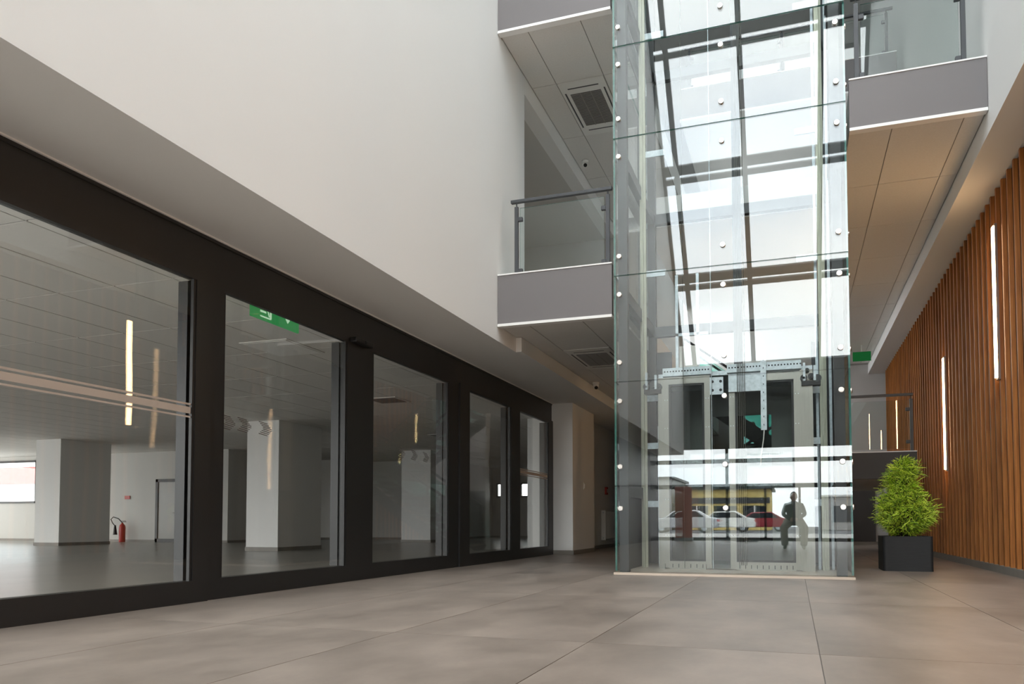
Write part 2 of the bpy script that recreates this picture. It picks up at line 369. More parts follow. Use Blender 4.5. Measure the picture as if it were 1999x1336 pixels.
for b in ((bw[0], bw[0] + .06, bw[2], bw[3]), (bw[1] - .06, bw[1], bw[2], bw[3]), (bw[0], bw[1], bw[2], bw[2] + .06), (bw[0], bw[1], bw[3] - .06, bw[3]), (-.78, -.70, bw[2], bw[3])):
    box('frame_bar', (b[0], b[1], YB - .03, YB + .05, b[2], b[3]), M['anth'], wn)
box('pane', (bw[0], bw[1], YB + .0, YB + .01, bw[2], bw[3]), M['g_tint'], wn)
# ------------------------------------------------------------------ right side: slatted wood wall, upper wall
wrt = struct('wall_right', 'tall wall of warm brown vertical wooden slats with glowing strips', 'wall')
box('backing', (XW + .05, XW + .2, YE, YB, 0, ZR), M['wood_back'], wrt)
LEDS = [(12.0, 2.60, 4.63), (15.85, 1.62, 3.62), (7.9, 2.2, 4.2), (4.0, 1.5, 3.5), (0.0, 2.5, 4.5)]
slat = MB().box(-.0, .05, -.026, .026, .1, ZR - .004).mesh('slat', M['wood'])
y = YE + .1; PIT = .30; ledy = []
k = 0
for k in range(int((YB - YE) / PIT)):
    y = 12.0 + PIT * (k - int((12.0 - YE) / PIT))
    if y < YE or y > YB: continue
    link('slat', slat, wrt, (XW, y, 0))
bb = box('baseboard_right', (XW - .015, XW + .12, YE, YB, 0, .1), M['base']); tag(bb, 'grey tile skirting below the wooden slats', 'skirting', kind='structure')
nl = ['tall glowing light strip nearest the right edge of the slatted wall', 'lower glowing light strip on the slatted wall right of the shrub',
      'glowing light strip on the slatted wall in front of the lift', 'low glowing light strip on the slatted wall near the entrance', 'high glowing light strip on the slatted wall beside the entrance']
for (yl, z0, z1), lb in zip(LEDS, nl):
    y = 12.0 + PIT * round((yl - 12.0) / PIT)
    t = thing('wall_light', lb, 'light strip', (XW, y, z0), 'vertical light strips on the slatted wall')
    box('profile', (XW - .032, XW - .0005, y - .055, y + .055, z0 - .03, z1 + .03), M['led_body'], t)
    box('diffuser', (XW - .05, XW - .032, y - .05, y + .05, z0, z1), M['led'], t)
wru = struct('wall_right_upper', 'white wall above the wooden slats', 'wall')
mb = MB(); mb.prism([(XR, YE, ZR), (XR, YB, ZR), (XR, YB, ZT), (XR, YT, ZT), (XR, YE, gz(YE))], (.3, 0, 0)); mb.box(XR + .3, XW + .2, YE, YB, ZR, ZR + .3)
mb.build('wall_panel', M['white'], wru)
# ------------------------------------------------------------------ galleries (floor slabs with grey fascias and tiled ceilings)
def gallery(lab, x0, x1, z0, z1, xj, yj, y1=YB, skip=None, joint='ceil_joint', tiles=True, y0=SY + .02, fm='fascia', trim=True):
    g = struct('floor_gallery', lab, 'gallery')
    box('slab', (x0, x1, y0 + .09, y1, z0 + .05, z1 - .12), M['white'], g)
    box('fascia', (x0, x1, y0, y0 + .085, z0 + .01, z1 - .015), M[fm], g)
    if trim: box('bottom_trim', (x0, x1, y0 - .012, y0 + .1, z0 - .025, z0 + .012), M['trim'], g)
    box('top_trim', (x0, x1, y0 - .01, y0 + .095, z1 - .018, z1), M['trim'], g)
    if tiles:
        box('ceiling_grid', (x0, x1, y0 + .1, y1, z0 + .012, z0 + .05), M[joint], g)
        for i in range(len(xj) - 1):
            for j in range(len(yj) - 1):
                a, b, c, d = max(xj[i], x0), min(xj[i+1], x1), max(yj[j], y0 + .1), min(yj[j+1], y1)
                if b - a < .02 or d - c < .02: continue
                if skip and skip(a, b, c, d): continue
                box('ceiling_tile', (a + .006, b - .006, c + .006, d - .006, z0, z0 + .014), M['ceil_tile'], g)
    return g
yjl = [10.3] + [12.08 + 1.66 * k for k in range(-1, 9)]; yjl = sorted(set(yjl))
yj = [10.3] + [12.05 + 1.7 * k for k in range(0, 9)]
yju = [10.3] + [11.77 + 1.78 * k for k in range(0, 9)]
xjl = [-3.85, -3.44, -2.68, -1.9]
G1 = gallery('first-floor gallery with grey fascia left of the lift', -3.845, -2.23, 3.42, 4.13, xjl, [10.3] + [12.08 + 1.66 * k for k in range(0, 9)], skip=lambda a, b, c, d: a > -3.5 and a < -3.3 and c > 12 and c < 12.3)
G2 = gallery('second-floor gallery underside cut by the top of the picture', -3.845, -2.23, 7.6, 8.3, xjl, yju, skip=lambda a, b, c, d: a > -3.5 and a < -3.3 and c > 11.7 and c < 12)
G3 = gallery('upper right gallery with grey fascia between lift and white wall', .70, 2.165, 5.43, 6.05, [.4, 1.18, 1.95, 2.2], yj)
box('shade_slab', (-2.23, .70, 12.85, YB, 5.5, 6.0), M['white'], G3)  # slab added behind the shaft to keep daylight off the hall
G4 = gallery('low half landing with dark fascia behind the potted shrub', .2, 2.02, 1.43, 1.92, [], [], y1=22.0, tiles=False, y0=15.2, fm='painted_shade', trim=False)
G5 = gallery('rear landing behind the upper right gallery', -2.2, 2.05, 9.35, 10.03, [], [], y1=YB, tiles=False, y0=17.0)
# ------------------------------------------------------------------ railings
def railing(lab, x0, x1, yp, zf, zr, posts, ext=0.0, drop=0):
    r = thing('glass_railing', lab, 'railing', ((x0 + x1) / 2, yp, zf), 'glass railings of the galleries')
    hr = MB().box(x0, x1, yp - .03, yp + .03, zr - .045, zr).build('handrail', M['anth2'], r, bevel=.006)
    for xp in posts:
        po = MB().box(xp - .025, xp + .025, yp - .02, yp + .02, zf, zr - .1).tube([(xp, yp, zr - .1), (xp, yp, zr - .04)], .01, 8).build('post', M['anth2'], r)
        for zc in (zf + .18, zr - .28):
            s = 1 if xp == posts[0] else -1
            MB().box(min(xp + s * .025, xp + s * .09), max(xp + s * .025, xp + s * .09), yp - .025, yp + .025, zc - .03, zc + .03).build('clamp', M['anth2'], po, bevel=.008)
    for a, b in zip(posts[:-1], posts[1:]):
        MB().box(a + .05, b - .05, yp - .006, yp + .006, zf + .06, zr - .12, mis=[1, 1, 0, 1, 0, 1]).build('glass_panel', [M['g_rail'], M['edge']], r)
    return r
railing('dark metal and glass railing on the first-floor gallery left of the lift', -3.68, -2.24, 10.32, 4.0, 5.19, [-3.60, -2.30])
railing('glass railing with grey posts on the upper right gallery', .74, 2.03, 10.34, 5.95, 7.14, [.80, 1.955])
railing('low dark railing on the half landing behind the shrub', .3, 1.98, 15.26, 1.9, 2.93, [.36, 1.95])
railing('far railing on the rear landing high behind the lift', -2.1, 2.0, 17.08, 9.9, 10.98, [-2.0, -.1, 1.88])
# ------------------------------------------------------------------ lift shaft
sh = thing('elevator_shaft', 'tall glass elevator shaft with bolted panes and dark steel frame', 'elevator shaft', ((SX0 + SX1) / 2, (SY + SYB) / 2, 0))
ZJ = [.045, 1.15, 2.52, 3.93, 5.78, 7.03, 8.9, 10.75, 12.0]
box('base_profile', (SX0 - .015, SX1 + .015, SY - .03, SYB + .03, 0.001, .03), mat('pale_base_metal', (.62, .52, .43), .4, .3), sh)
capm = MB().lathe((0, 0, 0), [(.004, .03), (.034, .03), (.034, -.004), (.030, -.012), (.0, -.0125)][1:4], 20, 'y').mesh('bolt_cap', M['cap'], False)
capx = MB().lathe((0, 0, 0), [(.034, .03), (.034, -.004), (.030, -.012)], 16, 'x').mesh('bolt_cap', M['cap'], False)
def bolt_z(i):
    z = []
    if i > 0: z.append(ZJ[i] + .255)
    if i < len(ZJ) - 2: z.append(ZJ[i+1] - .255)
    if i == 0: z = [.86]
    return z
for i in range(len(ZJ) - 1):
    z0, z1 = ZJ[i] + .004, ZJ[i+1] - .004
    p = MB().box(SX0, SX1, SY, SY + .02, z0, z1, mis=[1, 1, 0, 1, 0, 1]).build('glass_panel', [M['g_shaft'], M['edge']], sh, label='front pane with greenish edge and steel bolts')
    for z in bolt_z(i):
        for x in (SX0 + .075, -.80, SX1 - .105): link('bolt_cap', capm, p, (x, SY - .012, z))
    for side, xx in (('l', SX0), ('r', SX1 - .02)):
        p = MB().box(xx, xx + .02, SY + .03, SYB, z0, z1, mis=[1, 1, 1, 0, 1, 0]).build('glass_panel', [M['g_side'], M['edge']], sh)
        for z in bolt_z(i):
            for yy in (SY + .12, SYB - .15):
                ob = link('bolt_cap', capx, p, (xx - .01 if side == 'l' else xx + .03, yy, z))
                if side == 'r': ob.scale = (-1, 1, 1)
for (x, y) in ((SX0 + .10, SY + .16), (SX1 - .12, SY + .16), (SX0 + .1, SYB - .08), (SX1 - .12, SYB - .08), (-.78, SYB - .08)):
    box('steel_column', (x - .06, x + .06, y - .06, y + .06, .03, 12.0), M['shaft_steel'], sh)
for b in ((SX0 + .045, SX0 + .055, SY + .55, SYB - .15), (SX1 - .075, SX1 - .065, SY + .9, SYB - .15), (SX0 + .16, -1.80, SYB - .07, SYB - .06), (.28, SX1 - .18, SYB - .07, SYB - .06)):
    box('dark_lining', (*b, .03, 3.4), M['shaft_steel'], sh)
for z in (1.10, 3.72, 5.55, 7.9, 9.9):
    box('cross_beam', (SX0 + .1, SX1 - .1, SYB - .14, SYB - .03, z - .08, z + .08), M['shaft_steel'], sh)
    box('cross_beam', (SX0 + .05, SX0 + .14, SY + .16, SYB - .08, z - .08, z + .08), M['shaft_steel'], sh)
    box('cross_beam', (SX1 - .16, SX1 - .08, SY + .16, SYB - .08, z - .08, z + .08), M['shaft_steel'], sh)
for x, yy in ((-2.05, 11.55), (.40, 11.55)):
    MB().box(x - .045, x + .045, yy, yy + .02, .03, 12).box(x - .01, x + .01, yy - .06, yy, .03, 12).build('guide_rail', M['galv_warm'], sh)
    for z in (.9, 1.75, 2.45, 4.3, 6.1, 7.9):
        s = -1 if x < 0 else 1
        box('rail_bracket', (min(x, x - s * .32), max(x, x - s * .32), yy + .02, yy + .05, z, z + .09), M['galv'], sh)
for x in (-1.86, -1.80, .33, .50):
    box('cable_trunking', (x - .018, x + .018, 11.72, 11.76, .03, 12 if x > 0 else 2.1), M['galv'], sh)
for k in range(5):
    x = -.700 + k * .024
    MB().tube([(x, 11.12, .1), (x, 11.12, 12)], .0045, 6).build('hoist_rope', M['rope'], sh)
MB().tube([(-1.42, 11.08, .05), (-1.42, 11.08, 12)], .004, 6).build('hoist_rope', M['rope'], sh)
MB().tube([(-1.04, 11.08, .05), (-1.04, 11.08, 12)], .006, 6).build('hoist_rope', M['galv'], sh)
# ------------------------------------------------------------------ lift car at ground level
car = thing('elevator_car', 'steel framed glass elevator car standing at ground level in the shaft', 'elevator', (-.75, 11.8, .03))
YC = 11.2
def frame_panel(x0, x1, xa, xb, zt):
    pn = MB().box(x0, xa, YC, YC + .05, .10, zt).box(xb, x1, YC, YC + .05, .10, zt).box(xa, xb, YC, YC + .05, zt - .10, zt).box(xa, xb, YC, YC + .05, .02, .14).build('panel_frame', M['steel'], car, label='brushed steel frame around a glass wall panel')
    MB().box(xa, xa + .03, YC + .005, YC + .04, .14, zt - .1).box(xb - .03, xb, YC + .005, YC + .04, .14, zt - .1).box(xa, xb, YC + .005, YC + .04, zt - .13, zt - .1).box(xa, xb, YC + .005, YC + .04, .14, .17).build('gasket', M['dark_frame'], pn)
    MB().box(xa + .03, xb - .03, YC + .015, YC + .027, .17, zt - .13).build('glass', M['g_car'], pn)
    n = int((xb - xa) / .075)
    for k in range(n):
        x = xa + .04 + k * (xb - xa - .08) / max(1, n - 1)
        box('slot', (x - .005, x + .005, YC - .002, YC, .05, .10), M['black'], pn)
    for z in (.5, 1.0, 1.5, 2.0, 2.4):
        for x in ((x0 + xa) / 2, (xb + x1) / 2):
            for d in (-.018, .018): MB().lathe((x + d, YC, z), [(.006, 0), (.005, -.004)], 8, 'y').build('screw', M['galv'], pn)
frame_panel(-1.71, -1.07, -1.64, -1.15, 2.72); frame_panel(-.82, .10, -.74, .02, 2.70)
for a, b in ((-1.79, -1.71), (.10, .26)):
    MB().box(a, b, YC + .01, YC + .08, .02, 2.72).build('corner_post', M['steel'], car)
MB().box(-1.07, -.82, YC + .02, YC + .03, .05, 2.7).build('glass', M['g_car'], car)
for k, (a, b) in enumerate(((-1.72, -1.05), (-.84, .12))):
    ch = MB().box(a, b, YC - .01, YC + .06, 2.735, 2.85).build('top_channel', M['galv'], car, label='perforated galvanised channel')
    n = int((b - a) / .04)
    for q in range(n): box('hole', (a + .02 + q * .04, a + .04 + q * .04, YC - .012, YC - .009, 2.79, 2.81), M['black'], ch)
box('car_roof', (-1.79, .26, YC + .06, 12.5, 2.72, 2.78), M['galv'], car); box('car_floor', (-1.79, .26, YC + .05, 12.5, .04, .10), M['steel'], car)
for x in (-1.79, .22): MB().box(x, x + .04, YC + .08, 12.5, .1, 2.72).build('side_wall', M['g_car'], car)
MB().box(-1.79, -1.2, 12.46, 12.5, .1, 2.72).box(-.3, .26, 12.46, 12.5, .1, 2.72).box(-1.2, -.3, 12.46, 12.5, 2.3, 2.72).build('rear_wall', M['steel'], car)
box('car_door', (-1.2, -.76, 12.47, 12.49, .1, 2.3), M['g_car'], car); box('car_door', (-.74, -.3, 12.47, 12.49, .1, 2.3), M['g_car'], car)
MB().bar((-1.75, 11.4, .95), (-1.75, 12.4, .95), .03, .03).build('handrail', M['steel'], car)
for x in (-1.53, -1.24): box('hanger', (x - .02, x + .02, YC + .1, YC + .14, 2.78, 4.2), M['galv'], car)
box('hanger_bar', (-1.55, -1.1, YC + .1, YC + .13, 3.32, 3.36), M['galv'], car)
box('control_box', (-1.49, -1.24, YC + .04, YC + .09, 2.86, 3.16), M['white_plastic'], car, bevel=.006, label='white control box on the car roof')
pl = box('bracket_plate', (-1.07, -.89, YC - .03, YC - .012, 2.44, 2.68), M['galv'], car, label='galvanised plate with four round holes')
for x in (-1.035, -.925):
    for z in (2.50, 2.62): MB().lathe((x, YC - .03, z), [(.02, 0), (.018, -.003)], 14, 'y').build('hole', M['black'], pl)
MB().box(-.82, -.40, YC - .05, YC - .012, 2.46, 2.70).build('cross_channel', M['galv'], car, label='broad galvanised channel')
st = box('slotted_strip', (-.40, -.325, YC - .07, YC - .05, 1.92, 2.98), M['galv'], car, label='vertical slotted galvanised strip')
for k in range(9): box('slot', (-.367, -.357, YC - .072, YC - .07, 1.98 + k * .11, 2.0 + k * .11), M['black'], st)
MB().tube([(-.36, YC - .06, 1.93), (-.37, YC - .06, 1.8), (-.40, YC - .05, 1.6), (-.41, YC - .05, 1.45)], .007, 6).build('cable', M['white_plastic'], car)
for x0 in (-1.98, .12):        # roller guides on the car roof corners
    rg = MB().box(x0, x0 + .24, YC - .03, YC + .1, 2.50, 2.56).build('roller_guide', M['black'], car)
    for dx, dz, r in ((.03, .10, .045), (.12, .12, .04), (.2, .09, .05), (.07, .2, .03)):
        MB().lathe((x0 + dx, YC - .04, 2.5 + dz), [(r, 0), (r, .05)], 16, 'y').lathe((x0 + dx, YC - .05, 2.5 + dz), [(r * .4, 0), (r * .4, .01)], 10, 'y').build('roller', M['shaft_steel'], rg)
    MB().box(x0 + .02, x0 + .05, YC - .05, YC + .02, 2.56, 2.8).box(x0 + .15, x0 + .18, YC - .05, YC + .02, 2.56, 2.76).build('arm', M['galv'], rg)
# ------------------------------------------------------------------ stairs behind the lift
def stairs(lab, xa, za, xb, zb, y0, y1):
    t = thing('staircase', lab, 'stairs', ((xa + xb) / 2, (y0 + y1) / 2, za), 'flights behind the lift')
    n = 11
    for yy in (y0, y1): MB().bar((xa, yy, za + .02), (xb, yy, zb - .08), .06, .26).build('stringer', M['anth'], t)
    for k in range(n):
        f = (k + .5) / n; x = xa + (xb - xa) * f; z = za + (zb - za) * (k + 1) / n
        d = abs(xb - xa) / n / 2 + .02
        box('tread', (x - d, x + d, y0, y1, z - .05, z), M['base'], t)
    for yy in (y0, y1):
        MB().bar((xa, yy, za + 1.05), (xb, yy, zb + 1.0), .05, .05).build('handrail', M['anth'], t)
        MB().prism([(xa, yy, za + .2), (xb, yy, zb + .15), (xb, yy, zb + .9), (xa, yy, za + .95)], (0, .012, 0)).build('glass_panel', M['g_stair'], t)
        for f in (.02, .5, .98): x = xa + (xb - xa) * f; z = za + (zb - za) * f; box('post', (x - .02, x + .02, yy - .02, yy + .02, z, z + 1.03), M['anth'], t)
    return t
stairs('lower stair flight climbing to the half landing behind the lift', -2.6, 0.0, .2, 1.92, 16.2, 17.7)
stairs('upper stair flight climbing back to the first floor behind the lift', .2, 1.92, -2.6, 4.1, 18.3, 19.8)
# ------------------------------------------------------------------ entrance front and sloped glazing behind the camera
ef = struct('wall_front', 'dark framed entrance front of glass seen mirrored in the lift panes', 'wall')
mull = [-4.95, -2.3, .87, 2.75]
for x in mull: box('mullion', (x - .05, x + .05, YE - .1, YE, 0, 3.4), M['anth'], ef)
for x in (-.97, .2): box('door_mullion', (x - .04, x + .04, YE - .1, YE, .12, 1.92), M['anth'], ef)
for z0, z1 in ((0, .12), (1.92, 2.08), (2.85, 3.0), (3.38, 3.46)): box('transom', (-4.9, 2.7, YE - .09, YE - .01, z0, z1), M['anth'], ef)
for a, b in zip(mull[:-1], mull[1:]):
    for z0, z1 in ((.12, 1.92), (2.08, 2.85), (3.0, 3.38)): box('pane', (a + .05, b - .05, YE - .055, YE - .045, z0, z1), M['g_roof'], ef)
box('spandrel', (-5.0, 2.9, YE - .12, YE + .02, 3.46, ZE), M['cladding'], ef)
sg = struct('ceiling_glazing', 'sloped glass roof over the entrance with dark beams mirrored in the lift', 'roof')
smull = [XL + .02, -2.1, -.45, 1.2, XR - .02]
smull = [-3.83, -3.4, -1.3, .9, 2.15]
sl = Vector((0, YT - YE, ZT - ZE)).normalized(); nrm = Vector((0, -sl.z, sl.y))
for x in smull: MB().bar((x, YE, ZE), (x, YT, ZT), .15, .16, up=nrm).build('rafter', M['shaft_steel'], sg)
fr = [0, .283, .573, .862, 1.0]
for f in fr:
    p = Vector((0, YE + (YT - YE) * f, ZE + (ZT - ZE) * f))
    MB().bar((XL, p.y, p.z), (XR, p.y, p.z), .30, .14, up=nrm).bar(tuple(Vector((XL, p.y, p.z)) - sl * .34), tuple(Vector((XR, p.y, p.z)) - sl * .34), .17, .14, up=nrm).build('purlin', M['shaft_steel'], sg)
for a, b in zip(smull[:-1], smull[1:]):
    for f0, f1 in zip(fr[:-1], fr[1:]):
        q0 = Vector((a, YE + (YT - YE) * f0, ZE + (ZT - ZE) * f0)); q1 = Vector((a, YE + (YT - YE) * f1, ZE + (ZT - ZE) * f1))
        MB().prism([q0 + nrm * .06, q1 + nrm * .06, q1 + nrm * .06 + Vector((b - a, 0, 0)), q0 + nrm * .06 + Vector((b - a, 0, 0))], nrm * .012).build('pane', M['g_roof'], sg)
rf = struct('ceiling', 'white roof ceiling high above the atrium', 'ceiling')
SKL = (-1.2, 7.0)     # unseen flat rooflight continuing the slope, added to brighten the left wall
box('roof_slab', (XL - .3, XR + .3, SKL[1], YB + .2, ZT, ZT + .3), M['white'], rf)
for y in [SKL[0] + (SKL[1] - SKL[0]) * k / 2 for k in range(3)]: box('roof_beam', (XL, XR, y - .06, y + .06, ZT - .1, ZT + .12), M['shaft_steel'], rf)
for k in range(2):
    a, b = [SKL[0] + (SKL[1] - SKL[0]) * q / 2 for q in (k, k + 1)]
    box('pane', (XL, XR, a + .06, b - .06, ZT + .03, ZT + .045), M['g_roof'], rf)
ang = math.atan2(ZT - ZE, YT - YE)
portal((-.84, (YE + YT) / 2, (ZE + ZT) / 2), (math.pi - (math.pi / 2 - ang) - math.pi / 2 + math.pi / 2 - math.pi / 2 , 0, 0), 6.0, 12.6)
SC.collection.objects[-1].rotation_euler = (ang, 0, 0)
portal((-.84, (SKL[0] + SKL[1]) / 2, ZT + .02), (0, 0, 0), 6.0, SKL[1] - SKL[0])
portal((-1.1, YE - .02, 1.7), (math.pi / 2, 0, 0), 7.6, 3.4)
# sign lettering on the transom pane, readable from the street
tx = bpy.data.curves.new('sign_text', 'FONT'); tx.body = 'Kom\u00e1r\u0148ansk\u00e1 cesta 11'; tx.size = .135; tx.align_x = 'CENTER'; tx.extrude = .003
to = bpy.data.objects.new('tmp_text', tx); COL.objects.link(to); bpy.context.view_layer.update()
me = bpy.data.meshes.new_from_object(to.evaluated_get(bpy.context.evaluated_depsgraph_get())); bpy.data.objects.remove(to)
me.materials.clear(); me.materials.append(M['black'])
lt = link('lettering', me, ef, (-.95, YE - .058, 3.12)); lt.rotation_euler = (math.pi / 2, 0, 0); lt['label'] = 'dark address lettering on the transom pane'
bn = thing('banner_stand', 'salmon red upright banner beside the entrance mirrored in the lift', 'banner', (-3.75, -8.6, 0))
box('banner', (-4.05, -3.45, -8.61, -8.59, .12, 1.98), M['salmon'], bn); box('foot', (-4.08, -3.42, -8.72, -8.48, 0, .12), M['galv'], bn, bevel=.01); MB().tube([(-3.75, -8.63, .1), (-3.75, -8.63, 2.0)], .012, 8).build('pole', M['galv'], bn)
dm = box('door_mat', (-1.9, -1.2, -8.9, -8.0, 0, .015), M['mat']); tag(dm, 'black entrance mat on the floor before the doors', 'mat')
# ------------------------------------------------------------------ office behind the storefront
OF = 1.5      # front of the office wing
wo = struct('wall_office', 'grey-white walls of the empty office behind the storefront', 'wall')
mb = MB()
wa, wbb, wz0, wz1 = -29.4, -26.1, 1.38, 2.95         # red and white view window
mb.box(-30, wa, 21.5, 21.7, 0, 3.1).box(wbb, -17.6, 21.5, 21.7, 0, 3.1).box(wa, wbb, 21.5, 21.7, 0, wz0).box(wa, wbb, 21.5, 21.7, wz1, 3.1)
mb.box(-17.8, -17.6, 21.7, 28, 0, 3.1).box(-17.8, -12.67, 28, 28.2, 0, 3.1).box(-12.87, -12.67, 28.2, 33, 0, 3.1)
SW = ((-12.45, -12.03), (-11.32, -10.9))
mb.box(-12.87, SW[0][0], 33, 33.2, 0, 3.1).box(SW[0][1], SW[1][0], 33, 33.2, 0, 3.1).box(SW[1][1], -4.9, 33, 33.2, 0, 3.1)
for a, b in SW: mb.box(a, b, 33, 33.2, 0, 1.78).box(a, b, 33, 33.2, 2.42, 3.1)
mb.box(-5.1, -4.95, 18, 33.2, 0, 3.1).box(-30.2, -30, 1.3, 21.7, 3.1, 3.25)
# side and front walls with window bands
mb.box(-30.2, -30, OF, 21.7, 0, .5).box(-30.2, -30, OF, 21.7, 2.95, 3.1).box(-30, -4.95, OF - .2, OF, 0, .1).box(-30, -4.95, OF - .2, OF, 3.0, 3.1)
for y in (OF, 8, 14, 20.7): mb.box(-30.2, -30, y, y + .5, .5, 2.95)
for x in (-30, -24, -18, -12, -6): mb.box(x, x + .4, OF - .2, OF, .1, 3.0)
mb.build('wall_panel', M['office_wall'], wo)
MB().box(-30, -17.6, 21.485, 21.5, 0, .08).box(-17.6, -17.585, 21.5, 28, 0, .08).box(-17.6, -12.67, 27.985, 28, 0, .08).box(-12.67, -12.655, 28, 33, 0, .08).box(-12.67, -5, 32.985, 33, 0, .08).build('skirting', M['base'], wo)
portal((-29.98, 11.6, 1.72), (0, math.pi / 2, 0), 2.45, 20); SC.collection.objects[-1].rotation_euler = (0, -math.pi / 2, 0)
portal((-17.5, OF + .02, 1.55), (math.pi / 2, 0, 0), 25, 2.9)
portal(((wa + wbb) / 2, 21.48, (wz0 + wz1) / 2), (-math.pi / 2, 0, 0), wbb - wa, wz1 - wz0)
wv = struct('window_5', 'office window at the far left looking at a red and white building', 'window')
for b in ((wa, wbb, wz0, wz0 + .07), (wa, wbb, wz1 - .07, wz1), (wa, wa + .07, wz0, wz1), (wbb - .07, wbb, wz0, wz1)): box('frame_bar', (b[0], b[1], 21.45, 21.55, b[2], b[3]), M['anth'], wv)
box('pane', (wa, wbb, 21.5, 21.508, wz0, wz1), M['g_roof'], wv)
for i, (a, b) in enumerate(SW):
    wv = struct('window_%d' % (6 + i), ('left', 'right')[i] + ' one of two small square windows at the far end of the office', 'window')
    for q in ((a, b, 1.78, 1.84), (a, b, 2.36, 2.42), (a, a + .06, 1.78, 2.42), (b - .06, b, 1.78, 2.42)): box('frame_bar', (q[0], q[1], 32.95, 33.05, q[2], q[3]), M['anth'], wv)
    box('pane', (a, b, 33.0, 33.008, 1.78, 2.42), M['g_roof'], wv)
def column(lab, x0, x1, y0, y1):
    c = struct('wall_column', lab, 'column', ((x0 + x1) / 2, (y0 + y1) / 2, 0))
    box('shaft', (x0, x1, y0, y1, 0, 3.1), M['white'], c); box('skirting', (x0 - .015, x1 + .015, y0 - .015, y1 + .015, 0, .09), M['base'], c)
column('wide white column behind the leftmost pane near the red window', -20.95, -20.0, 17.2, 19.0)
column('white column behind the sliding door under the exit sign', -12.35, -11.45, 15.75, 17.55)
column('slim far white column right of the column behind the first door', -17.5, -16.7, 26.6, 27.9)
column('white column behind the second sliding door', -12.5, -11.42, 24.0, 26.5)
column('bright white pier right behind the rightmost pane', -5.84, -4.96, 17.5, 18.1)
oc = struct('ceiling_office', 'suspended tile ceiling of the office', 'ceiling')
box('ceiling_grid', (-30.2, -4.92, OF - .2, 33.2, 3.11, 3.2), mat('office_ceiling_joint', (.13, .125, .12), .8), oc)
OX = [-5.02 - .76 * k for k in range(34)]; OY = [4.6 + 1.6 * k for k in range(-2, 19)]
cells = []
for i in range(len(OX) - 1):
    for j in range(len(OY) - 1): cells.append((math.hypot(OX[i], OY[j]) if OY[j] > 2 and OX[i] > -2.4 * OY[j] + 0 and OX[i] < -.25 * OY[j] else 999, i, j))
cells.sort()
tl = MB().box(-.372, .372, -.788, .788, 0, .014).mesh('ceiling_tile', M['ceil_tile'])
rest = MB()
for q, (d, i, j) in enumerate(cells):
    c = ((OX[i] + OX[i+1]) / 2, (OY[j] + OY[j+1]) / 2, 3.1)
    if q < 290: link('ceiling_tile', tl, oc, c)
    else: rest.box(c[0] - .376, c[0] + .376, c[1] - .793, c[1] + .793, 3.1, 3.114)
r_ = rest.build('far_ceiling_tiles', M['ceil_tile'], oc); r_['kind'] = 'stuff'
for (x, y) in ((-7.54, 13.87), (-9.15, 20.05)):
    v = thing('ceiling_vent', 'dark square vent in the office ceiling ' + ('seen through the second sliding door' if y < 16 else 'deep inside near the far columns'), 'vent', (x, y, 3.1), 'office ceiling vents')
    box('frame', (x - .34, x + .34, y - .34, y + .34, 3.085, 3.1), M['white_plastic'], v); box('grille', (x - .28, x + .28, y - .28, y + .28, 3.08, 3.086), M['fascia'], v)
lp = thing('ceiling_light_panel', 'pale unlit light panel in the office ceiling behind the first sliding door', 'light panel', (-6.64, 9.2, 3.1))
box('frame', (-7.02, -6.26, 8.75, 9.65, 3.088, 3.1), M['white_plastic'], lp); box('diffuser', (-6.98, -6.30, 8.79, 9.61, 3.084, 3.089), M['trim'], lp)
dr = struct('door_3', 'dark framed glass door in the far office wall', 'door', (-20, 21.4, 0))
dx0, dx1, dh = -20.55, -19.55, 2.15
for b in ((dx0, dx0 + .1, 0, dh), (dx1 - .1, dx1, 0, dh), (dx0, dx1, dh - .1, dh), (dx0, dx1, 0, .12)): box('frame_bar', (b[0], b[1], 21.42, 21.49, b[2], b[3]), M['anth'], dr)
box('pane', (dx0 + .1, dx1 - .1, 21.45, 21.46, .12, dh - .1), mat('frosted_door_pane', (.28, .27, .25), .3), dr)
MB().tube([(dx1 - .05, 21.42, 1.0), (dx1 - .05, 21.36, 1.0), (dx1 - .18, 21.36, 1.0)], .012, 8).build('handle', M['steel'], dr)
# fire extinguisher with hose, red sign above
ex = thing('fire_extinguisher', 'red fire extinguisher with black hose by the far office wall', 'extinguisher', (-21.75, 21.2, 0)); cx, cy = -21.75, 21.2
MB().lathe((cx, cy, 0), [(.1, .0), (.105, .02), (.105, .5), (.085, .58), (.035, .63), (.035, .66)], 20).build('cylinder', M['red'], ex, smooth=True)
MB().box(cx - .03, cx + .16, cy - .015, cy + .015, .68, .70).box(cx - .02, cx + .14, cy - .015, cy + .015, .72, .735).build('lever', M['black'], ex)
MB().tube([(cx, cy, .66), (cx - .15, cy - .02, .80), (cx - .35, cy - .05, .86), (cx - .46, cy - .05, .78), (cx - .38, cy - .06, .66), (cx - .2, cy - .12, .55)], .016, 8).build('hose', M['black'], ex, smooth=True)
MB().tube([(cx - .2, cy - .12, .58), (cx - .19, cy - .12, .25)], [.03, .075], 12).build('horn', M['black'], ex)
sg_ = box('extinguisher_sign', (-21.95, -21.72, 21.47, 21.495, 1.48, 1.6), M['red']); tag(sg_, 'small red sign on the office wall above the extinguisher', 'sign')
